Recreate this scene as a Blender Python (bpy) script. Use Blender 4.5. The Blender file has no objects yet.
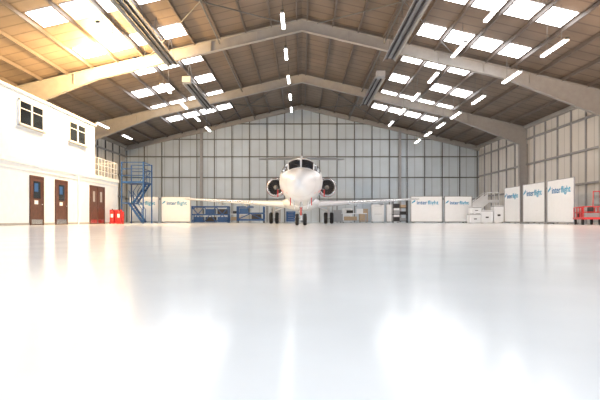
import bpy, math, random
from mathutils import Vector, Matrix
random.seed(4)
sc = bpy.context.scene
try:
    sc.view_settings.view_transform = 'Standard'
    sc.view_settings.look = 'None'
except Exception as e:
    print(e)

# ------------------------------------------------------------ materials
def mat(name, col, rough=0.5, metal=0.0, noise=0.06, nscale=3.0, emis=None, estr=0.0, bump=0.0, spec=0.5):
    m = bpy.data.materials.new(name); m.use_nodes = True
    nt = m.node_tree; b = nt.nodes['Principled BSDF']
    b.inputs['Roughness'].default_value = rough
    b.inputs['Metallic'].default_value = metal
    b.inputs['Specular IOR Level'].default_value = spec
    if emis:
        b.inputs['Emission Color'].default_value = (*emis, 1)
        b.inputs['Emission Strength'].default_value = estr
    tc = nt.nodes.new('ShaderNodeTexCoord')
    nz = nt.nodes.new('ShaderNodeTexNoise'); nz.inputs['Scale'].default_value = nscale
    nz.inputs['Detail'].default_value = 5
    nt.links.new(tc.outputs['Object'], nz.inputs['Vector'])
    cr = nt.nodes.new('ShaderNodeValToRGB')
    cr.color_ramp.elements[0].position = 0.3; cr.color_ramp.elements[1].position = 0.7
    cr.color_ramp.elements[0].color = (*[max(0, c*(1-noise)) for c in col], 1)
    cr.color_ramp.elements[1].color = (*[min(1, c*(1+noise)) for c in col], 1)
    nt.links.new(nz.outputs['Fac'], cr.inputs['Fac'])
    nt.links.new(cr.outputs['Color'], b.inputs['Base Color'])
    if bump:
        bp = nt.nodes.new('ShaderNodeBump'); bp.inputs['Strength'].default_value = bump
        nt.links.new(nz.outputs['Fac'], bp.inputs['Height'])
        nt.links.new(bp.outputs['Normal'], b.inputs['Normal'])
    return m

def ribbed(name, col, axis, period, rough=0.5, dark=0.82, noise=0.06):
    """sheet cladding: thin darker seams perpendicular to the chosen axis"""
    m = mat(name, col, rough, noise=noise, nscale=0.5)
    nt = m.node_tree; b = nt.nodes['Principled BSDF']
    tc = [n for n in nt.nodes if n.type == 'TEX_COORD'][0]
    cr = [n for n in nt.nodes if n.type == 'VALTORGB'][0]
    sp = nt.nodes.new('ShaderNodeSeparateXYZ'); nt.links.new(tc.outputs['Object'], sp.inputs[0])
    d = nt.nodes.new('ShaderNodeMath'); d.operation = 'DIVIDE'; d.inputs[1].default_value = period
    nt.links.new(sp.outputs[axis], d.inputs[0])
    f = nt.nodes.new('ShaderNodeMath'); f.operation = 'FRACT'; nt.links.new(d.outputs[0], f.inputs[0])
    lt = nt.nodes.new('ShaderNodeMath'); lt.operation = 'LESS_THAN'; lt.inputs[1].default_value = 0.12
    nt.links.new(f.outputs[0], lt.inputs[0])
    mx = nt.nodes.new('ShaderNodeMix'); mx.data_type = 'RGBA'; mx.blend_type = 'MULTIPLY'
    nt.links.new(lt.outputs[0], mx.inputs[0])
    nt.links.new(cr.outputs['Color'], mx.inputs[6])
    mx.inputs[7].default_value = (dark, dark, dark, 1)
    nt.links.new(mx.outputs[2], b.inputs['Base Color'])
    bp = nt.nodes.new('ShaderNodeBump'); bp.inputs['Strength'].default_value = 0.4; bp.inputs['Distance'].default_value = 0.03
    nt.links.new(lt.outputs[0], bp.inputs['Height']); nt.links.new(bp.outputs['Normal'], b.inputs['Normal'])
    return m

M = {}
M['floor'] = mat('epoxy_floor', (0.82, 0.87, 0.92), 0.15, noise=0.045, nscale=1.6, spec=0.3)
M['roof'] = ribbed('roof_sheet', (0.185, 0.142, 0.11), 1, 1.02, 0.6, 0.62, 0.18)
M['wallb'] = ribbed('wall_cladding_back', (0.53, 0.60, 0.66), 0, 1.0, 0.55, 0.80, 0.05)
M['walls'] = ribbed('wall_cladding_side', (0.66, 0.64, 0.61), 1, 1.0, 0.55, 0.80, 0.05)
M['steel'] = mat('painted_steel_light', (0.34, 0.325, 0.31), 0.45)
M['purlin'] = mat('galvanised_purlin', (0.12, 0.10, 0.09), 0.5)
M['girt'] = mat('dark_girt', (0.13, 0.135, 0.14), 0.5)
M['post'] = mat('grey_post', (0.30, 0.30, 0.31), 0.5)
M['sky'] = mat('translucent_skylight', (0.9, 0.9, 0.9), 0.4, emis=(0.97, 0.98, 1.0), estr=7.6)
M['skyw'] = mat('sunlit_skylight', (0.9, 0.9, 0.9), 0.4, emis=(1.0, 0.82, 0.50), estr=22.0)  # sun glow put into the emission of a few panels, warmer and stronger
M['tube'] = mat('fluorescent_tube', (0.9, 0.9, 0.9), 0.4, emis=(1.0, 0.99, 0.96), estr=14.0)
M['white'] = mat('white_paint', (0.80, 0.82, 0.84), 0.45, noise=0.02)
M['office'] = mat('painted_blockwork', (0.66, 0.74, 0.85), 0.6, noise=0.03)
M['plane'] = mat('aircraft_white', (0.76, 0.79, 0.84), 0.22, noise=0.02, nscale=0.7)
M['planegrey'] = mat('aircraft_grey', (0.30, 0.31, 0.33), 0.3, noise=0.05)
M['metal'] = mat('bare_metal', (0.62, 0.62, 0.64), 0.22, metal=1.0, noise=0.05)
M['glass'] = mat('dark_glass', (0.015, 0.02, 0.028), 0.08, noise=0.1)
M['black'] = mat('black_rubber', (0.015, 0.015, 0.017), 0.7)
M['dark'] = mat('dark_interior', (0.03, 0.03, 0.035), 0.6)
M['blade'] = mat('fan_blade', (0.07, 0.07, 0.075), 0.4)
M['red'] = mat('red_paint', (0.55, 0.025, 0.025), 0.4)
M['blue'] = mat('blue_paint', (0.015, 0.08, 0.25), 0.45)
M['logo'] = mat('logo_blue', (0.02, 0.18, 0.42), 0.5)
M['logol'] = mat('logo_light_blue', (0.03, 0.34, 0.56), 0.5)
M['wood'] = mat('door_brown', (0.085, 0.033, 0.024), 0.45, noise=0.25, nscale=6)
M['grey'] = mat('grey_metal', (0.33, 0.34, 0.36), 0.4, noise=0.06)
M['card'] = mat('cardboard', (0.48, 0.36, 0.24), 0.8)

# blockwork bump for the office
nt = M['office'].node_tree
bk = nt.nodes.new('ShaderNodeTexBrick'); bk.inputs['Scale'].default_value = 1.0
bk.inputs['Brick Width'].default_value = 0.45; bk.inputs['Row Height'].default_value = 0.225; bk.inputs['Mortar Size'].default_value = 0.008
mp = nt.nodes.new('ShaderNodeCombineXYZ'); sp = nt.nodes.new('ShaderNodeSeparateXYZ')
tc = [n for n in nt.nodes if n.type == 'TEX_COORD'][0]
nt.links.new(tc.outputs['Object'], sp.inputs[0])
nt.links.new(sp.outputs[1], mp.inputs[0]); nt.links.new(sp.outputs[2], mp.inputs[1])
nt.links.new(mp.outputs[0], bk.inputs['Vector'])
bp = nt.nodes.new('ShaderNodeBump'); bp.inputs['Strength'].default_value = 0.35; bp.inputs['Distance'].default_value = 0.01; bp.invert = True
nt.links.new(bk.outputs['Fac'], bp.inputs['Height']); nt.links.new(bp.outputs['Normal'], nt.nodes['Principled BSDF'].inputs['Normal'])

# ------------------------------------------------------------ mesh builder
class MB:
    def __init__(s): s.v = []; s.f = []; s.m = []; s.sm = []; s.ml = []
    def mi(s, k):
        if k not in s.ml: s.ml.append(k)
        return s.ml.index(k)
    def add(s, vs, fs, k, smooth=False):
        o = len(s.v); s.v += [tuple(x) for x in vs]
        i = s.mi(k)
        for f in fs:
            s.f.append([o+a for a in f]); s.m.append(i); s.sm.append(smooth)
    def box(s, c, d, k, R=None):
        x, y, z = [a/2 for a in d]
        vs = [Vector(p) for p in [(-x,-y,-z),(x,-y,-z),(x,y,-z),(-x,y,-z),(-x,-y,z),(x,-y,z),(x,y,z),(-x,y,z)]]
        if R is not None: vs = [R @ p for p in vs]
        vs = [p+Vector(c) for p in vs]
        s.add(vs, [(0,3,2,1),(4,5,6,7),(0,1,5,4),(1,2,6,5),(2,3,7,6),(3,0,4,7)], k)
    def bb(s, a, b, k):  # min/max box
        s.box([(a[i]+b[i])/2 for i in range(3)], [abs(b[i]-a[i]) for i in range(3)], k)
    def beam(s, p, q, w, h, k, up=(0,0,1)):
        p = Vector(p); q = Vector(q); d = (q-p); L = d.length; d.normalize()
        up = Vector(up)
        if abs(d.dot(up)) > 0.98: up = Vector((0,1,0))
        sx = d.cross(up).normalized(); u = sx.cross(d).normalized()
        R = Matrix((sx, d, u)).transposed()
        s.box((p+q)/2, (w, L, h), k, R)
    def cyl(s, p, q, r, k, n=12, r2=None, caps=True):
        p = Vector(p); q = Vector(q); r2 = r if r2 is None else r2
        d = (q-p).normalized(); a = Vector((0,0,1)) if abs(d.z) < 0.9 else Vector((1,0,0))
        u = d.cross(a).normalized(); w = d.cross(u)
        c1 = []; c2 = []
        for i in range(n):
            t = 2*math.pi*i/n; e = u*math.cos(t)+w*math.sin(t)
            c1.append(p+e*r); c2.append(q+e*r2)
        s.add(c1+c2, [(i, (i+1) % n, n+(i+1) % n, n+i) for i in range(n)], k, True)
        if caps:
            s.add(c1, [tuple(range(n))[::-1]], k); s.add(c2, [tuple(range(n))], k)
    def tube(s, pts, r, k, n=8):
        for a, b in zip(pts[:-1], pts[1:]): s.cyl(a, b, r, k, n)
    def loft(s, rings, k, closed=True, caps=True, smooth=True):
        n = len(rings[0]); vs = [p for r in rings for p in r]; fs = []
        for j in range(len(rings)-1):
            for i in range(n if closed else n-1):
                fs.append((j*n+i, j*n+(i+1) % n, (j+1)*n+(i+1) % n, (j+1)*n+i))
        s.add(vs, fs, k, smooth)
        if caps:
            s.add(rings[0], [tuple(range(n))[::-1]], k); s.add(rings[-1], [tuple(range(n))], k)
    def lathe(s, prof, c, axis, k, n=24, smooth=True):
        """prof list of (t, r) along axis vector"""
        ax = Vector(axis).normalized(); a = Vector((0,0,1)) if abs(ax.z) < 0.9 else Vector((1,0,0))
        u = ax.cross(a).normalized(); w = ax.cross(u); c = Vector(c)
        rings = [[c+ax*t+(u*math.cos(2*math.pi*i/n)+w*math.sin(2*math.pi*i/n))*r for i in range(n)] for t, r in prof]
        s.loft(rings, k, True, False, smooth)
    def obj(s, name, loc=(0,0,0), rotz=0, parent=None, bevel=0):
        me = bpy.data.meshes.new(name)
        me.from_pydata(s.v, [], s.f)
        for k in s.ml: me.materials.append(M[k])
        for i, p in enumerate(me.polygons): p.material_index = s.m[i]; p.use_smooth = s.sm[i]
        me.update()
        import bmesh
        b = bmesh.new(); b.from_mesh(me); bmesh.ops.recalc_face_normals(b, faces=b.faces); b.to_mesh(me); b.free()
        o = bpy.data.objects.new(name, me); sc.collection.objects.link(o)
        o.location = loc; o.rotation_euler = (0, 0, rotz)
        if parent: o.parent = parent
        if bevel:
            md = o.modifiers.new('bev', 'BEVEL'); md.width = bevel; md.segments = 2; md.limit_method = 'ANGLE'
        return o

def empty(name, loc=(0,0,0), rotz=0):
    e = bpy.data.objects.new(name, None); sc.collection.objects.link(e)
    e.location = loc; e.rotation_euler = (0,0,rotz); return e

# ------------------------------------------------------------ hangar shell
HX = 20.5; YB = 58.0; Y0 = -4.0; ZR = 13.7; SL = 0.236; ZE = ZR-SL*HX
b = MB(); b.bb((-HX-0.4, Y0-16, -0.2), (HX+0.4, YB+0.4, 0), 'floor'); b.obj('floor')

b = MB()
for s in (-1, 1):
    t = 0.15
    vs = [(0,Y0,ZR),(s*(HX+.4),Y0,ZR-SL*(HX+.4)),(s*(HX+.4),YB+.4,ZR-SL*(HX+.4)),(0,YB+.4,ZR)]
    vs += [(x,y,z+t) for x,y,z in vs]
    b.add(vs, [(0,1,2,3),(4,5,6,7),(0,1,5,4),(1,2,6,5),(2,3,7,6),(3,0,4,7)], 'roof')
b.obj('ceiling')

b = MB()
pts = [(-HX-.3,0),(HX+.3,0),(HX+.3,ZE),(0,ZR),(-HX-.3,ZE)]
vs = [(x,YB,z) for x,z in pts]+[(x,YB+.3,z) for x,z in pts]
b.add(vs, [(0,1,2,3,4),(9,8,7,6,5)]+[(i,(i+1)%5,5+(i+1)%5,5+i) for i in range(5)], 'wallb')
b.obj('wall_back')
b = MB(); b.bb((HX,Y0,0),(HX+.3,YB,ZE),'walls'); b.obj('wall_right')
b = MB(); b.bb((-HX-.3,Y0,0),(-HX,YB,ZE),'walls'); b.obj('wall_left')

# back wall framing
b = MB()
x = -20.3
while x < 20.4:
    zt = ZR-SL*abs(x)-0.25
    b.bb((x-.045,YB-.12,0),(x+.045,YB-.0,zt),'girt'); x += 2.03
for z in (2.7, 5.2, 7.6):
    b.bb((-HX,YB-.16,z-.05),(HX,YB,z+.05),'girt')
for z in (9.6, 11.4):
    w = (ZR-z)/SL-.5
    b.bb((-w,YB-.16,z-.05),(w,YB,z+.05),'girt')
for x in (-11.6, 11.3):
    zt = ZR-SL*abs(x)-.2
    b.bb((x-.14,YB-.42,0),(x+.14,YB-.38,zt),'post'); b.bb((x-.14,YB-.06,0),(x+.14,YB-.02,zt),'post'); b.bb((x-.02,YB-.4,0),(x+.02,YB-.04,zt),'post')
for s in (-1,1):
    b.beam((0,YB-.2,ZR-.35),(s*HX,YB-.2,ZE-.35),.3,.5,'steel')
b.obj('trim_1')
# side wall framing
for s, nm in ((1,'trim_2'),(-1,'trim_3')):
    b = MB()
    y = -2
    while y < YB-.3:
        b.bb((s*(HX-.12),y-.05,0),(s*HX,y+.05,ZE-.1),'girt' if s<0 else 'post'); y += 2.0
    for z in (2.9, 5.3, 7.6):
        b.bb((s*(HX-.2),Y0,z-.07),(s*HX,YB,z+.07),'post')
    b.bb((s*(HX-.35),Y0,ZE-.3),(s*HX,YB,ZE-.02),'steel')
    b.obj(nm)

# portal frames
def frame(y):
    b = MB()
    for s in (-1,1):
        cx = HX-.45
        zc = ZE-1.7
        for dx in (-.38,.34): b.bb((s*(cx+dx),y-.16,0),(s*(cx+dx+.05),y+.16,zc),'steel')
        b.bb((s*(cx-.33),y-.015,0),(s*(cx+.34),y+.015,zc),'steel')
        off = 0.22
        def top(x): return Vector((s*x,y,ZR-off-SL*x))
        A = top(0); B = top(HX-.1)
        b.beam(A,B,.34,.04,'steel')
        dn = Vector((0,0,-.72))
        C = top(13.5)
        b.beam(A+dn,C+dn,.34,.04,'steel')
        D = Vector((s*(cx-.36),y,zc))
        b.beam(C+dn,D,.34,.04,'steel')
        for quad in ([A,C,C+dn,A+dn],[C,B,Vector((B.x,y,zc)),D,C+dn]):
            n=len(quad)
            vs=[(p.x,y-.02,p.z) for p in quad]+[(p.x,y+.02,p.z) for p in quad]
            b.add(vs,[tuple(range(n)),tuple(range(2*n-1,n-1,-1))]+[(i,(i+1)%n,n+(i+1)%n,n+i) for i in range(n)],'steel')
        for xx in (3,6,9,12,15):
            zz = ZR-off-SL*xx
            b.bb((s*xx-.02,y-.14,zz-.7),(s*xx+.02,y+.14,zz),'steel')
    b.obj('portal_frame')
for y in (-2, 9.5, 21, 33, 45.4): frame(y)

# purlins + ridge + bracing
b = MB()
PX = [0.35+1.68*i for i in range(13)]
for s in (-1,1):
    for x in PX:
        if x > HX: continue
        z = ZR-SL*x-.13
        b.bb((s*x-.05,Y0,z-.11),(s*x+.05,YB,z+.1),'purlin')
b.obj('roof_purlins')
b = MB()
for y1, y2 in ((21.3,32.8),(33.2,45.2),(45.6,57.6)):
    for s in (-1,1):
        p = [(s*1.0,y1,ZR-SL*1-.3),(s*10,y2,ZR-SL*10-.3)]
        q = [(s*1.0,y2,ZR-SL*1-.3),(s*10,y1,ZR-SL*10-.3)]
        if y1 < 30 or y1 > 45:
            b.cyl(p[0],p[1],.035,'girt',6); b.cyl(q[0],q[1],.035,'girt',6)
        b.cyl((s*5.4,y1,ZR-SL*5.4-.55),(s*5.4,y2,ZR-SL*5.4-.55),.06,'girt',6)
b.obj('roof_bracing')

# skylights (translucent roof sheets between purlins)
wn = 1
for s in (-1,1):
    b = MB()
    for k in range(-5,7):
        yc = 25.5+5.1*k
        if yc > 56 or yc < Y0+1.2: continue
        for i in range(len(PX)-1):
            xa, xb = PX[i]+.17, PX[i+1]-.17
            if xa < 6.5 or xb > 14.2: continue
            if (i*7+k*3) % 11 == 0: continue
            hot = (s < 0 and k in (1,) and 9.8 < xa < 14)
            za, zb = ZR-SL*xa-.02, ZR-SL*xb-.02
            t = .02
            vs = [(s*xa,yc-.9,za),(s*xb,yc-.9,zb),(s*xb,yc+.9,zb),(s*xa,yc+.9,za)]
            vs += [(x,y,z-t) for x,y,z in vs]
            b.add(vs,[(0,1,2,3),(4,5,6,7),(0,1,5,4),(1,2,6,5),(2,3,7,6),(3,0,4,7)],'skyw' if hot else 'sky')
    b.obj('window_%d' % wn); wn += 1

# fluorescent fittings hanging along the roof
def tubelight(x,y,z):
    b = MB()
    b.bb((-.1,-1.25,.05),(.1,1.25,.12),'white')
    b.cyl((-.055,-1.2,.02),(-.055,1.2,.02),.045,'tube',8); b.cyl((.055,-1.2,.02),(.055,1.2,.02),.045,'tube',8)
    for yy in (-1.22,1.22): b.bb((-.1,yy-.03,-.03),(.1,yy+.03,.12),'white')
    zr = ZR-SL*abs(x)-.1
    for yy in (-.7,.7): b.cyl((0,yy,.12),(0,yy,zr-z),.012,'girt',5)
    b.obj('fluorescent_light',(x,y,z))
for y in (30,36,42.5,48.5,54): tubelight(-1.15,y,12.2)
for y in (24.8,29.8,35.4,40.6,45,49.5,54): tubelight(12.5,y,8.75)
for y in (23.6,29,34.6,40,45.4,51): tubelight(9.1,y,10.1)
for y in (25.2,30.5,36,41.2,46.5,52): tubelight(-9.8,y,9.7)
for y in (42.6,48.5): tubelight(-17,y,8.3)

# radiant tube heaters
def heater(x,z,y1,y2):
    b = MB()
    L = y2-y1
    rings = []
    for yy in (-L/2,L/2):
        rings.append([(-.42,yy,-.12),(-.26,yy,.12),(.26,yy,.12),(.42,yy,-.12),(.38,yy,-.12),(.24,yy,.08),(-.24,yy,.08),(-.38,yy,-.12)])
    b.loft(rings,'grey',True,True,False)
    for dx in (-.16,.16): b.cyl((dx,-L/2+.2,-.02),(dx,L/2-.2,-.02),.055,'dark',10)
    b.bb((-.3,-L/2-.6,-.15),(.3,-L/2,.25),'grey')
    yy = -L/2+.5
    zr = ZR-SL*abs(x)-z-.1
    while yy < L/2:
        b.cyl((-.25,yy,.1),(0,yy,zr),.014,'girt',5); b.cyl((.25,yy,.1),(0,yy,zr),.014,'girt',5); yy += 3
    b.obj('radiant_tube_heater',(x,(y1+y2)/2,z))
heater(-8.2,10.2,21.6,32.2); heater(-8.2,10.2,36,45)
heater(5.6,10.6,21.6,32.2); heater(5.6,10.6,36,45)

# ------------------------------------------------------------ two storey office block
OX = -14.0; OB = -HX+.25
e = MB()
e.bb((OB,6,0),(OX,38,3.1),'office')
e.bb((OB,6,3.1),(OX+.08,38.08,3.32),'white')
e.bb((OB,6,3.32),(OX,33.8,6.6),'office')
e.bb((OB,5.9,6.6),(OX+.1,33.9,6.72),'white')
e.bb((OX,6,0),(OX+.02,38,.12),'grey')
# gallery railing
for i in range(8):
    y = 33.9+i*.58
    e.cyl((OX-.05,y,3.3),(OX-.05,y,4.55),.025,'white',6)
for z in (3.7,4.1,4.55): e.cyl((OX-.05,33.8,z),(OX-.05,38,z),.028,'white',6)
for i in range(26):
    y = 33.9+i*.16
    e.cyl((OX-.05,y,3.4),(OX-.05,y,4.5),.01,'grey',5)
e.cyl((OX-.05,37.97,4.55),(-16,37.97,4.55),.028,'white',6)
# drain pipe, cable trunking
e.cyl((OX+.06,31.2,0),(OX+.06,31.2,3.1),.04,'white',8)
e.bb((OX,6,2.82),(OX+.05,38,2.88),'white')
e.obj('office_block')

def door(n,y1,y2,double=False):
    b = MB(); h=2.5; x=OX
    b.bb((x+.0,y1-.08,0),(x+.06,y1,h+.08),'wood'); b.bb((x,y2,0),(x+.06,y2+.08,h+.08),'wood'); b.bb((x,y1,h),(x+.06,y2,h+.08),'wood')
    lv = [(y1,y2)] if not double else [(y1,(y1+y2)/2-.03),((y1+y2)/2+.03,y2)]
    for a,c in lv:
        b.bb((x,a,.01),(x+.035,c,h),'wood')
        m = (a+c)/2
        if double: b.bb((x+.03,m-.15,1.5),(x+.05,m+.15,2.2),'grey')
        else:
            b.bb((x+.03,m-.34,1.4),(x+.045,m+.34,2.3),'glass')
            b.bb((x+.03,m-.28,1.75),(x+.05,m+.1,2.2),'blue')
            b.bb((x+.03,m-.25,1.1),(x+.047,m+.1,1.3),'white')
        b.bb((x+.03,a+.06,.05),(x+.045,c-.06,.3),'metal')
        b.cyl((x+.04,c-.12,1.1),(x+.1,c-.12,1.1),.02,'metal',8); b.cyl((x+.1,c-.12,1.1),(x+.1,c-.3,1.1),.018,'metal',8)
    b.obj('door_%d'%n)
door(1,25.75,26.95); door(2,28.4,29.7); door(3,33.0,35.3,True)

def window(n,y1,y2):
    b = MB(); x=OX; z1,z2=5.05,6.25
    b.bb((x-.0,y1,z1),(x+.02,y2,z2),'glass')
    for a in (y1,(y1+y2)/2,y2): b.bb((x,a-.06,z1-.05),(x+.06,a+.06,z2+.05),'white')
    for z in (z1,z2): b.bb((x,y1-.06,z-.05),(x+.06,y2+.06,z+.05),'white')
    b.bb((x,y1,z2-.42),(x+.045,y2,z2-.38),'white')
    b.bb((x,y1-.1,z1-.1),(x+.14,y2+.1,z1-.05),'grey')
    b.obj('window_%d'%n)
window(3,24.7,27.0); window(4,30.0,32.3); window(5,18,20.3)

# ------------------------------------------------------------ blue access staircase
b = MB(); X1,X2,Ya,Yb_ = -13.85,-12.2,38.4,40.6
for x in (X1,X2):
    for y in (Ya,Yb_): b.cyl((x,y,0),(x,y,4.75),.055,'blue',8)
b.bb((X1,Ya,3.12),(X2,Yb_,3.25),'blue')
for z in (3.7,4.2,4.7):
    b.cyl((X1,Ya,z),(X2,Ya,z),.035,'blue',6); b.cyl((X2,Ya,z),(X2,Yb_,z),.035,'blue',6); b.cyl((X1,Yb_,z),(X2,Yb_,z),.035,'blue',6)
def flight(b,x0,z0,x1,z1,y,w,k='blue',n=8):
    for yy in (y-w/2,y+w/2):
        b.beam((x0,yy,z0),(x1,yy,z1),.05,.16,k)
        b.cyl((x0,yy,z0+.95),(x1,yy,z1+.95),.025,k,6)
        for t in (0.03,.97):
            xx=x0+(x1-x0)*t; zz=z0+(z1-z0)*t; b.cyl((xx,yy,zz),(xx,yy,zz+.95),.025,k,6)
    for i in range(n):
        t=(i+.7)/n; b.box((x0+(x1-x0)*t,y,z0+(z1-z0)*t),(.22,w,.04),k)
flight(b,X2-.1,.1,X1+.5,1.6,38.95,.9)
flight(b,X1+.5,1.6,X2-.1,3.2,40.05,.9)
b.bb((X1,Ya,1.55),(X1+.55,Yb_,1.62),'blue')
b.obj('access_staircase')

# ------------------------------------------------------------ fire extinguishers trolley
b = MB()
for dx in (-.22,.22):
    b.lathe([(0,.0),(0,.14),(.05,.16),(.7,.16),(.8,.1),(.85,.04),(.9,.04),(.9,0)],(dx,0,.1),(0,0,1),'red',16)
    b.cyl((dx,0,.98),(dx,0,1.06),.035,'black',8); b.tube([(dx,-.05,1.0),(dx+.13,-.13,.9),(dx+.15,-.17,.5)],.018,'black',6)
    b.bb((dx-.08,-.165,.45),(dx+.08,-.155,.7),'white')
b.bb((-.42,-.2,.04),(.42,.2,.1),'red'); b.bb((-.42,.17,.1),(.42,.2,1.0),'red')
for x in (-.36,.36):
    for y in (-.15,.15): b.cyl((x-.02,y,.04),(x+.02,y,.04),.04,'black',10)
b.obj('fire_extinguisher_trolley',(-13.2,35.4,0),0.2)

# ------------------------------------------------------------ branded screens
def text(body,size,loc,rot,mk,parent,name,al):
    c = bpy.data.curves.new(name,'FONT'); c.body=body; c.size=size; c.extrude=.004; c.align_x=al; c.offset=.008
    c.materials.append(M[mk]); o=bpy.data.objects.new(name,c); sc.collection.objects.link(o)
    o.location=loc; o.rotation_euler=rot; o.parent=parent; return o
def screen(x,y,w,h,rotz):
    p = empty('display_screen',(x,y,0),rotz)
    b = MB(); z0=.12
    b.bb((-w/2,-.025,z0),(w/2,.025,h),'white')
    for s in (-1,1):
        b.bb((s*w/2-.03,-.035,z0),(s*w/2+.03,.035,h+.02),'grey')
        b.bb((s*(w/2-.2)-.04,-.35,.04),(s*(w/2-.2)+.04,.35,.12),'grey')
        for yy in (-.3,.3): b.cyl((s*(w/2-.2)-.02,yy,.04),(s*(w/2-.2)+.02,yy,.04),.04,'black',8)
    b.bb((-w/2,-.035,h-.02),(w/2,.035,h+.02),'grey'); b.bb((-w/2,-.035,z0-.02),(w/2,.035,z0+.03),'grey')
    b.obj('panel',parent=p)
    ts = w*.175; zt = h*.70
    b = MB()
    b.loft([[(-w*.47,-.03,zt+ts*.15),(-w*.47,-.036,zt+ts*.15),(-w*.47,-.036,zt+ts*.35),(-w*.47,-.03,zt+ts*.35)],
            [(-w*.36,-.03,zt+ts*.5),(-w*.36,-.036,zt+ts*.5),(-w*.36,-.036,zt+ts*.85),(-w*.36,-.03,zt+ts*.85)]],'logol',True,True,False)
    b.obj('logo_mark',parent=p)
    text('inter',ts,(w*.02,-.034,zt),(math.pi/2,0,0),'logo',p,'lettering_a','RIGHT')
    text('flight',ts,(w*.04,-.034,zt),(math.pi/2,0,0),'logol',p,'lettering_b','LEFT')
screen(-13.9,44,2.55,2.3,0); screen(-11.1,44,2.55,2.3,0)
screen(10.95,44,2.75,2.35,0); screen(13.75,44,2.4,2.35,0)
for y1,y2,X in ((31.2,34.6,17.0),(35.0,38.4,17.0),(39.4,42.4,17.2)):
    screen(X,(y1+y2)/2,y2-y1,2.95,-math.pi/2)

# ------------------------------------------------------------ aircraft
NY = 22.6
P = empty('jet_airliner',(-.05,NY,0))
prof = [ # y, ztop, zbot, halfwidth, zmid
(0,1.99,1.91,.03,1.95),(.12,2.2,1.72,.24,1.95),(.4,2.42,1.52,.46,1.97),(.9,2.62,1.36,.70,2.0),(1.4,2.74,1.27,.86,2.04),
(1.8,2.82,1.22,.96,2.1),(2.4,3.30,1.19,1.05,2.18),(3.0,3.45,1.17,1.11,2.24),(4.5,3.50,1.16,1.14,2.3),(10,3.50,1.16,1.14,2.3),
(17,3.50,1.16,1.14,2.3),(19.5,3.48,1.35,1.06,2.4),(22,3.42,1.85,.82,2.65),(24,3.38,2.35,.52,2.9),(26,3.3,2.8,.25,3.05),(26.8,3.2,2.98,.1,3.1)]
def sect(y):
    n=len(prof); i=0
    while i<n-2 and y>prof[i+1][0]: i+=1
    a,b_=prof[i],prof[i+1]; h=b_[0]-a[0]; t=(y-a[0])/h
    def tan(j,c):
        if j<=0: return (prof[1][c]-prof[0][c])/(prof[1][0]-prof[0][0])
        if j>=n-1: return (prof[-1][c]-prof[-2][c])/(prof[-1][0]-prof[-2][0])
        d1=(prof[j][c]-prof[j-1][c])/(prof[j][0]-prof[j-1][0]); d2=(prof[j+1][c]-prof[j][c])/(prof[j+1][0]-prof[j][0])
        return 0 if d1*d2<=0 else 2*d1*d2/(d1+d2)
    r=[]
    for c in range(1,5):
        m0,m1=tan(i,c)*h,tan(i+1,c)*h
        r.append((2*t**3-3*t*t+1)*a[c]+(t**3-2*t*t+t)*m0+(-2*t**3+3*t*t)*b_[c]+(t**3-t*t)*m1)
    return r
def surf(y,th,off=0.0):  # th from top, + toward +X
    zt,zb,w,zm=sect(y)
    c=math.cos(th); s=math.sin(th)
    x=(w+off)*s; z=zm+((zt-zm+off) if c>0 else (zm-zb+off))*c
    return Vector((x,y,z))
ys=[0,.03,.07,.12,.2,.3,.4,.55,.7,.9,1.15,1.4,1.6,1.8,1.9,2.0,2.15,2.3,2.5,2.7,2.95,3.2,3.8,4.5,6,8,10,12,14,16,17,18,19,19.8,20.6,21.4,22,23,24,25,26,26.5,26.8]
N=48
b=MB()
b.loft([[surf(y,2*math.pi*i/N) for i in range(N)] for y in ys],'plane')
b.obj('fuselage',parent=P)
def patch(b,y1,y2,t1,t2,k,off=.012,ny=6,nt_=6,y1b=None,y2b=None):
    """curved patch; y range may vary from t1 to t2"""
    y1b=y1 if y1b is None else y1b; y2b=y2 if y2b is None else y2b
    rows=[]
    for j in range(nt_+1):
        u=j/nt_; a=y1+(y1b-y1)*u; c=y2+(y2b-y2)*u
        rows.append([surf(a+(c-a)*i/ny,t1+(t2-t1)*u,off) for i in range(ny+1)])
    b.loft(rows,k,False,False,True)
b=MB(); R=math.radians
for s in (-1,1):
    patch(b,1.84,2.36,s*R(2.5),s*R(36),'glass',y1b=1.88,y2b=2.58,ny=8)
    patch(b,1.92,2.64,s*R(40),s*R(64),'glass',y1b=2.1,y2b=2.85,ny=8)
    patch(b,2.85,3.4,s*R(52),s*R(66),'glass',y1b=2.7,y2b=3.35)
    for i in range(17):
        y=5.6+i*.76
        patch(b,y,y+.26,s*R(62),s*R(74),'glass',ny=2,nt_=2)
b.obj('cockpit_and_cabin_windows',parent=P)
b=MB()
for s in (-1,1):
    # red cheat line curving down under the nose
    for i in range(24):
        ya=1.3+i*.8; yb=ya+.8
        ta=R(96+30*math.exp(-(ya-1.3)/2.0)); tb=R(96+30*math.exp(-(yb-1.3)/2.0))
        rows=[[surf(ya,s*(ta+R(6)*u),.01),surf(yb,s*(tb+R(6)*u),.01)] for u in (0,.5,1)]
        b.loft(rows,'red',False,False,True)
    patch(b,4.0,4.03,s*R(55),s*R(110),'planegrey',ny=1); patch(b,4.8,4.83,s*R(55),s*R(110),'planegrey',ny=1)
patch(b,.88,.9,0,R(360),'planegrey',.006,1,48)
b.obj('livery_stripe',parent=P)
b=MB()
rings=[]
for y,w,zb in ((9.5,.3,1.25),(10.5,1.0,1.02),(12,1.35,.95),(16,1.35,.95),(17.5,1.0,1.05),(18.6,.3,1.3)):
    rings.append([(w*math.cos(t),y,1.45+(1.45-zb)*math.sin(t)) for t in [2*math.pi*i/24 for i in range(24)]])
b.loft(rings,'plane')
b.obj('belly_fairing',parent=P)

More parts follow.
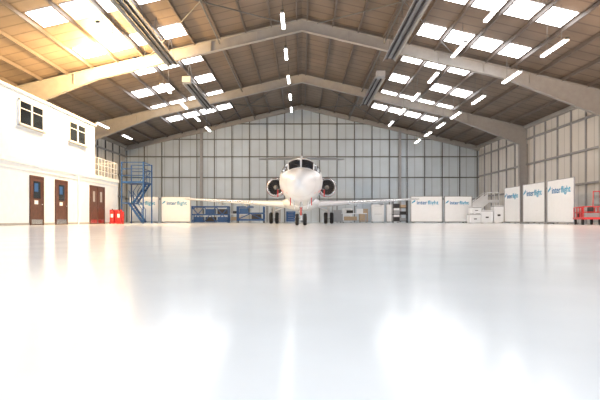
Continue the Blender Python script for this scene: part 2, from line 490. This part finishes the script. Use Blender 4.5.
def foil(c,t,n=10):
    pts=[]
    for i in range(n+1):
        u=.5*(1-math.cos(math.pi*i/n)); h=5*t*(.2969*math.sqrt(u)-.126*u-.3516*u*u+.2843*u**3-.1015*u**4)
        pts.append((u*c,h*c))
    return pts+[(x,-y*.7) for x,y in pts[-2:0:-1]]
b=MB()
for s in (-1,1):
    secs=[(0.6,11.2,4.9,1.32,.13),(3.4,13.0,3.1,1.5,.12),(9.0,16.2,1.35,1.9,.11),(9.25,16.5,1.0,1.93,.09)]
    rg=[[(s*x,y+u,z+h) for u,h in foil(c,t)] for x,y,c,z,t in secs]
    b.loft(rg,'plane')
    rg=[[(s*x,y-.012+abs(k)*.06,z+k*t*c*.20) for k in (-1,-.6,0,.6,1)] for x,y,c,z,t in secs[1:]]
    b.loft(rg,'metal',False,False)
    for x,y in ((4.2,15.6),(6.3,16.6)):
        z=1.45+(x-3.4)*.07
        b.lathe([(-.9,0),(-.6,.1),(.2,.13),(1.0,.06),(1.3,0)],(s*x,y,z-.1),(0,1,0),'plane',10)
b.obj('wings',parent=P)
b=MB()
rg=[[(h,y+u,z) for u,h in foil(c,t)] for y,c,z,t in ((19.0,6.0,3.3,.06),(20.8,4.6,3.9,.09),(23.6,2.9,5.95,.10),(23.7,2.9,6.15,.08))]
b.loft(rg,'plane')
for s in (-1,1):
    rg=[[(s*x,y+u,z+h) for u,h in foil(c,t)] for x,y,c,z,t in ((0,23.6,2.3,6.08,.12),(4.0,25.1,1.15,6.12,.12),(4.1,25.2,.9,6.12,.08))]
    b.loft(rg,'planegrey')
b.lathe([(-.5,0),(-.3,.1),(.4,.16),(2.2,.16),(3.0,0)],(0,23.7,6.1),(0,1,0),'plane',12)
b.cyl((0,26,6.1),(0,26,6.75),.02,'planegrey',6)
b.obj('t_tail',parent=P)
b=MB()
for s in (-1,1):
    c=(s*2.08,17.6,2.92)
    b.lathe([(.5,.56),(.2,.57)],c,(0,1,0),'blade',28)
    b.lathe([(.2,.57),(.06,.60),(0,.65),(.05,.70),(.25,.74)],c,(0,1,0),'metal',28)
    b.lathe([(.25,.74),(.8,.79),(1.8,.79),(2.8,.68),(3.6,.50)],c,(0,1,0),'plane',28)
    b.lathe([(3.6,.50),(4.1,.36),(4.1,.30),(3.6,.30)],c,(0,1,0),'planegrey',24)
    b.lathe([(.5,.56),(.55,.0)],c,(0,1,0),'dark',28,False)
    b.lathe([(.22,0),(.32,.1),(.5,.19)],c,(0,1,0),'grey',16)
    for i in range(18):
        t=2*math.pi*i/18; u=Vector((math.cos(t),0,math.sin(t)))
        b.beam(Vector(c)+Vector((0,.44,0))+u*.18,Vector(c)+Vector((0,.50,0))+u*.55,.02,.07,'blade',up=(0,1,0))
    rg=[[(s*x,17.9+u,2.95+h) for u,h in foil(3.0,.09)] for x in (.8,1.6)]
    b.loft(rg,'plane')
    b.lathe([(.245,.742),(.38,.762)],c,(0,1,0),'red',28)
b.obj('engines',parent=P)
def wheel(b,x,y,r,w):
    b.lathe([(-w/2,0),(-w/2,r*.5),(-w/2,r*.86),(-w*.36,r*.97),(0,r),(w*.36,r*.97),(w/2,r*.86),(w/2,r*.5),(w/2,0)],(x,y,r),(1,0,0),'black',24)
    for s in (-1,1): b.lathe([(0,0),(0,r*.5),(.012,r*.48),(.012,0)],(x+s*(w/2),y,r),(s,0,0),'metal',16)
b=MB()
for x in (-.2,.2): wheel(b,x,2.7,.3,.18)
b.cyl((-.2,2.7,.3),(.2,2.7,.3),.05,'metal'); b.cyl((0,2.7,.3),(0,2.6,1.3),.07,'white'); b.cyl((0,2.68,.55),(0,2.62,.95),.09,'metal')
b.cyl((0,2.65,.8),(0,3.5,1.25),.04,'white'); b.lathe([(0,0),(0,.09),(.08,.06),(.08,0)],(0,2.5,.98),(0,1,0),'white',12)
for s in (-1,1):
    b.box((s*.36,2.8,1.02),(.03,1.3,.42),'plane',Matrix.Rotation(s*.18,3,'Y'))
    for x in (1.82,2.26): wheel(b,s*x,14.8,.42,.26)
    b.cyl((s*1.82,14.8,.42),(s*2.26,14.8,.42),.07,'metal'); b.cyl((s*2.04,14.8,.42),(s*2.04,14.75,1.45),.1,'white'); b.cyl((s*2.04,14.78,.95),(s*1.2,14.7,1.25),.05,'white')
    b.box((s*2.36,14.8,1.08),(.03,.9,.6),'plane')
b.obj('landing_gear',parent=P)
b=MB()
for s in (-1,1):
    b.cyl((s*.95,1.7,1.8),(s*1.12,1.6,1.75),.015,'metal',6)
    b.box((s*1.12,1.59,1.56),(.045,.02,.36),'red'); b.box((s*.5,1.2,1.15),(.045,.02,.36),'red')
    b.beam((s*.05,1.82,2.90),(s*.42,2.2,3.06),.02,.02,'black')
b.box((0,2.42,.7),(.07,.02,.4),'red')
b.bb((-.02,6,3.46),(.02,6.35,3.74),'plane'); b.bb((-.02,9,3.46),(.02,9.3,3.68),'plane')
b.lathe([(0,.05),(.06,.04),(.08,0)],(0,8,3.48),(0,0,1),'red',10)
b.obj('probes_and_covers',parent=P)

# ------------------------------------------------------------ equipment along the back
def dock(name,x,y,w,d,h,k='blue'):
    b=MB()
    for sx in (-w/2,w/2):
        for sy in (-d/2,d/2): b.cyl((sx,sy,0),(sx,sy,h+.0),.06,k,8)
    b.bb((-w/2,-d/2,h-.14),(w/2,d/2,h),k)
    b.bb((-w/2,-d/2,h*.45),(w/2,d/2,h*.45+.12),k)
    n=max(1,int(w/1.1))
    for i in range(n):
        xa=-w/2+w*i/n; xb=-w/2+w*(i+1)/n
        b.beam((xa,-d/2,.1),(xb,-d/2,h-.1),.05,.08,k); b.beam((xb,-d/2,.1),(xa,-d/2,h-.1),.05,.08,k)
        b.bb((xa+.1,-d/2+.1,h*.45+.12),(xb-.15,d/2-.1,h*.45+.12+h*.3),['grey','blue','dark'][i%3])
        b.bb((xa+.12,-d/2+.1,.1),(xb-.12,d/2-.1,h*.35),['blue','dark','blue'][i%3])
    b.bb((-w/2,-d/2,.05),(w/2,d/2,.12),k)
    return b.obj(name,(x,y,0))
dock('tool_rack',-9.1,50,3.6,1.0,1.65)
b=MB()
for sx in (-1.2,1.2):
    for sy in (-.5,.5):
        b.cyl((sx,sy,.15),(sx,sy,1.5),.06,'blue',8); b.cyl((sx-.03,sy,.1),(sx+.03,sy,.1),.1,'black',10)
b.bb((-1.25,-.55,.2),(1.25,.55,.36),'blue'); b.bb((-1.25,-.55,.82),(1.25,.55,.95),'blue')
b.bb((-1.25,-.55,1.4),(0.2,.55,1.52),'blue'); b.bb((-1.0,-.4,.95),(-.2,.4,1.35),'blue'); b.bb((.1,-.45,.36),(.95,.4,.8),'dark'); b.bb((-.9,-.45,.36),(-.1,.4,.7),'grey')
b.beam((-1.2,-.5,.3),(0,-.5,.85),.05,.08,'blue'); b.beam((1.2,-.5,.3),(0,-.5,.85),.05,.08,'blue')
b.obj('maintenance_trolley',(-4.7,46,0))
def cabinet(x,y,w,h,k='white',n=4,name='tool_cabinet'):
    b=MB(); b.bb((-w/2,-.3,.1),(w/2,.3,h),k)
    for i in range(n):
        z0=.14+(h-.2)*i/n; z1=.14+(h-.2)*(i+1)/n-.04
        b.bb((-w/2+.04,-.325,z0),(w/2-.04,-.3,z1),k); b.bb((-w*.3,-.35,z1-.07),(w*.3,-.325,z1-.04),'grey')
    for sx in (-w/2+.1,w/2-.1):
        for sy in (-.2,.2): b.cyl((sx-.02,sy,.05),(sx+.02,sy,.05),.05,'black',10)
    b.obj(name,(x,y,0),bevel=.01)
cabinet(3.6,52,1.0,1.3,'grey'); cabinet(4.8,53,1.0,1.5,'white'); cabinet(6.5,53,.9,1.45,'card',3)
cabinet(8.0,53,1.3,1.9,'white',2,'storage_cupboard'); cabinet(9.6,53,1.3,1.9,'white',2,'storage_cupboard'); cabinet(-1.2,54,1.0,1.2,'blue'); cabinet(-2.8,54,1.0,1.5,'grey')
def bench(x,y,w,k='white',rz=0):
    b=MB()
    b.bb((-w/2,-.4,.86),(w/2,.4,.92),k)
    for sx in (-w/2+.06,w/2-.06):
        for sy in (-.34,.34): b.bb((sx-.03,sy-.03,0),(sx+.03,sy+.03,.86),'grey')
    b.bb((-w/2+.06,-.34,.2),(w/2-.06,.34,.24),'grey')
    b.bb((-w*.3,-.2,.92),(-w*.05,.2,1.2),'dark'); b.bb((w*.1,-.2,.92),(w*.35,.2,1.35),'white')
    b.bb((-w*.4,-.25,.24),(w*.1,.25,.6),'card')
    b.obj('workbench',(x,y,0),rz)
bench(5.0,48,2.4); bench(-6.5,52,2.2)
b=MB(); w,d,h=1.3,.6,2.2
for sx in (-w/2,w/2):
    for sy in (-d/2,d/2): b.bb((sx-.03,sy-.03,0),(sx+.03,sy+.03,h),'dark')
for i,z in enumerate((.15,.75,1.35,2.0)):
    b.bb((-w/2,-d/2,z),(w/2,d/2,z+.05),'dark')
    if i<3:
        b.bb((-w*.42,-d*.4,z+.05),(-w*.05,d*.4,z+.4),['dark','grey','dark'][i]); b.bb((w*.02,-d*.4,z+.05),(w*.4,d*.4,z+.3),['grey','dark','card'][i])
b.obj('shelving_rack',(8.9,45.5,0))
# white boarding stairs (mobile)
b=MB()
n=8
for i in range(n):
    b.box((-.9+i*.28,0,.35+i*.22),(.3,1.1,.05),'grey')
for sy in (-.58,.58):
    b.beam((-1.1,sy,.2),(1.2,sy,2.0),.05,.26,'white')
    b.beam((-1.1,sy,1.1),(1.2,sy,2.95),.05,.05,'white'); b.bb((1.2,sy-.025,1.95),(2.3,sy+.025,2.2),'white'); b.bb((1.2,sy-.025,2.9),(2.3,sy+.025,2.95),'white')
    for t in (0,.33,.66,1): b.bb((-1.1+2.3*t-.025,sy-.025,.2+1.8*t),(-1.1+2.3*t+.025,sy+.025,1.1+1.85*t),'white')
    b.bb((2.25,sy-.025,.2),(2.3,sy+.025,2.95),'white'); b.bb((1.2,sy-.025,.2),(1.25,sy+.025,2),'white')
    vs=[(-1.1,sy,1.0),(1.2,sy,2.8),(1.2,sy,1.9),(-1.1,sy,.15)]
    b.add([(x,y-.01,z) for x,y,z in vs]+[(x,y+.01,z) for x,y,z in vs],[(0,1,2,3),(7,6,5,4),(0,1,5,4),(1,2,6,5),(2,3,7,6),(3,0,4,7)],'white')
b.bb((1.2,-.6,1.97),(2.3,.6,2.03),'grey'); b.bb((-1.1,-.6,.15),(2.3,.6,.25),'white')
for x in (-.8,2.0):
    for sy in (-.5,.5): b.cyl((x,sy-.05,.12),(x,sy+.05,.12),.12,'black',12)
b.obj('boarding_stairs',(16.6,48.5,0),0.0)
b=MB()
for x,z,w,h in ((-.9,0,.9,.8),(.1,0,1.0,1.1),(-.8,.8,.8,.6),(1.1,0,.8,1.5)):
    b.bb((x-w/2,-.4,z+.03),(x+w/2,.4,z+h),'white'); b.bb((x-w/2-.01,-.41,z+h-.1),(x+w/2+.01,.41,z+h-.04),'grey')
    b.bb((x-.12,-.43,z+h*.4),(x+.12,-.4,z+h*.5),'dark')
    for q in (-w*.35,w*.35): b.bb((x+q-.05,-.35,z),(x+q+.05,.35,z+.03),'dark')
b.obj('storage_crates',(15.6,42.8,0))
# red equipment trolley with ladder at right edge
b=MB()
b.bb((-1.3,-.5,.3),(1.3,.5,.42),'red')
for sx in (-1.0,1.0):
    for sy in (-.42,.42):
        b.cyl((sx,sy-.05,.18),(sx,sy+.05,.18),.18,'black',14); b.bb((sx-.04,sy-.04,.18),(sx+.04,sy+.04,.32),'red')
for sx in (-1.25,-.4,.4,1.25):
    for sy in (-.45,.45): b.cyl((sx,sy,.4),(sx,sy,1.0),.03,'red',8)
for z in (.7,1.0):
    for sy in (-.45,.45): b.cyl((-1.25,sy,z),(1.25,sy,z),.025,'red',8)
    for sx in (-1.25,1.25): b.cyl((sx,-.45,z),(sx,.45,z),.025,'red',8)
for i in range(3):
    x=-.8+i*.8
    b.bb((x-.28,-.35,.42),(x+.28,.35,.65),['grey','red','dark'][i]); b.lathe([(0,0),(0,.16),(.3,.16),(.35,.1),(.35,0)],(x,0,.65),(0,0,1),['dark','grey','red'][i],14)
b.obj('ground_equipment_trolley',(16.2,28.4,0),1.25)
b=MB()
for sx in (-.22,.22):
    b.beam((sx,-.4,0),(sx*.8,.1,2.0),.05,.07,'red'); b.beam((sx,.6,0),(sx*.8,.15,2.0),.04,.04,'grey')
for i in range(7):
    t=(i+.6)/7.2; b.box((0,-.4+.5*t,2.0*t),(.44*(1-.2*t),.09,.03),'grey')
b.bb((-.2,.0,1.98),(.2,.26,2.03),'red')
b.obj('step_ladder',(17.8,30.2,0),-.5)
b=MB()
b.lathe([(0,0),(0,.29),(.3,.29),(.31,.3),(.32,.29),(.6,.29),(.61,.3),(.62,.29),(.88,.29),(.88,0)],(0,0,0),(0,0,1),'red',20)
b.obj('oil_drum',(-13.4,36.8,0))

# ------------------------------------------------------------ light
w = bpy.data.worlds.new('World'); sc.world = w; w.use_nodes = True
bg = w.node_tree.nodes['Background']; bg.inputs[0].default_value = (0.88,0.945,1.0,1); bg.inputs[1].default_value = 2.4

def point(name,loc,e,col,r):
    l=bpy.data.lights.new(name,'POINT'); l.energy=e; l.color=col; l.shadow_soft_size=r
    o=bpy.data.objects.new(name,l); sc.collection.objects.link(o); o.location=loc
point('sun_glow_light',(-11.6,30.3,9.1),6500,(1.0,.62,.25),.45)  # added bare point lamp imitating the sun flare on the left roof
point('warm_roof_fill',(14.5,18.5,7.6),2600,(1.0,.66,.40),.4)  # added fill out of view, no real fitting; warms the right roof

# ------------------------------------------------------------ camera
cd = bpy.data.cameras.new('camera'); cam = bpy.data.objects.new('camera',cd); sc.collection.objects.link(cam)
cd.sensor_width=36; cd.lens=30; cd.shift_x=-2/600; cd.shift_y=20/600; cd.clip_end=300; cd.clip_start=.05
cam.location=(0,0,.27); cam.rotation_euler=(math.pi/2,0,0)
sc.camera=cam
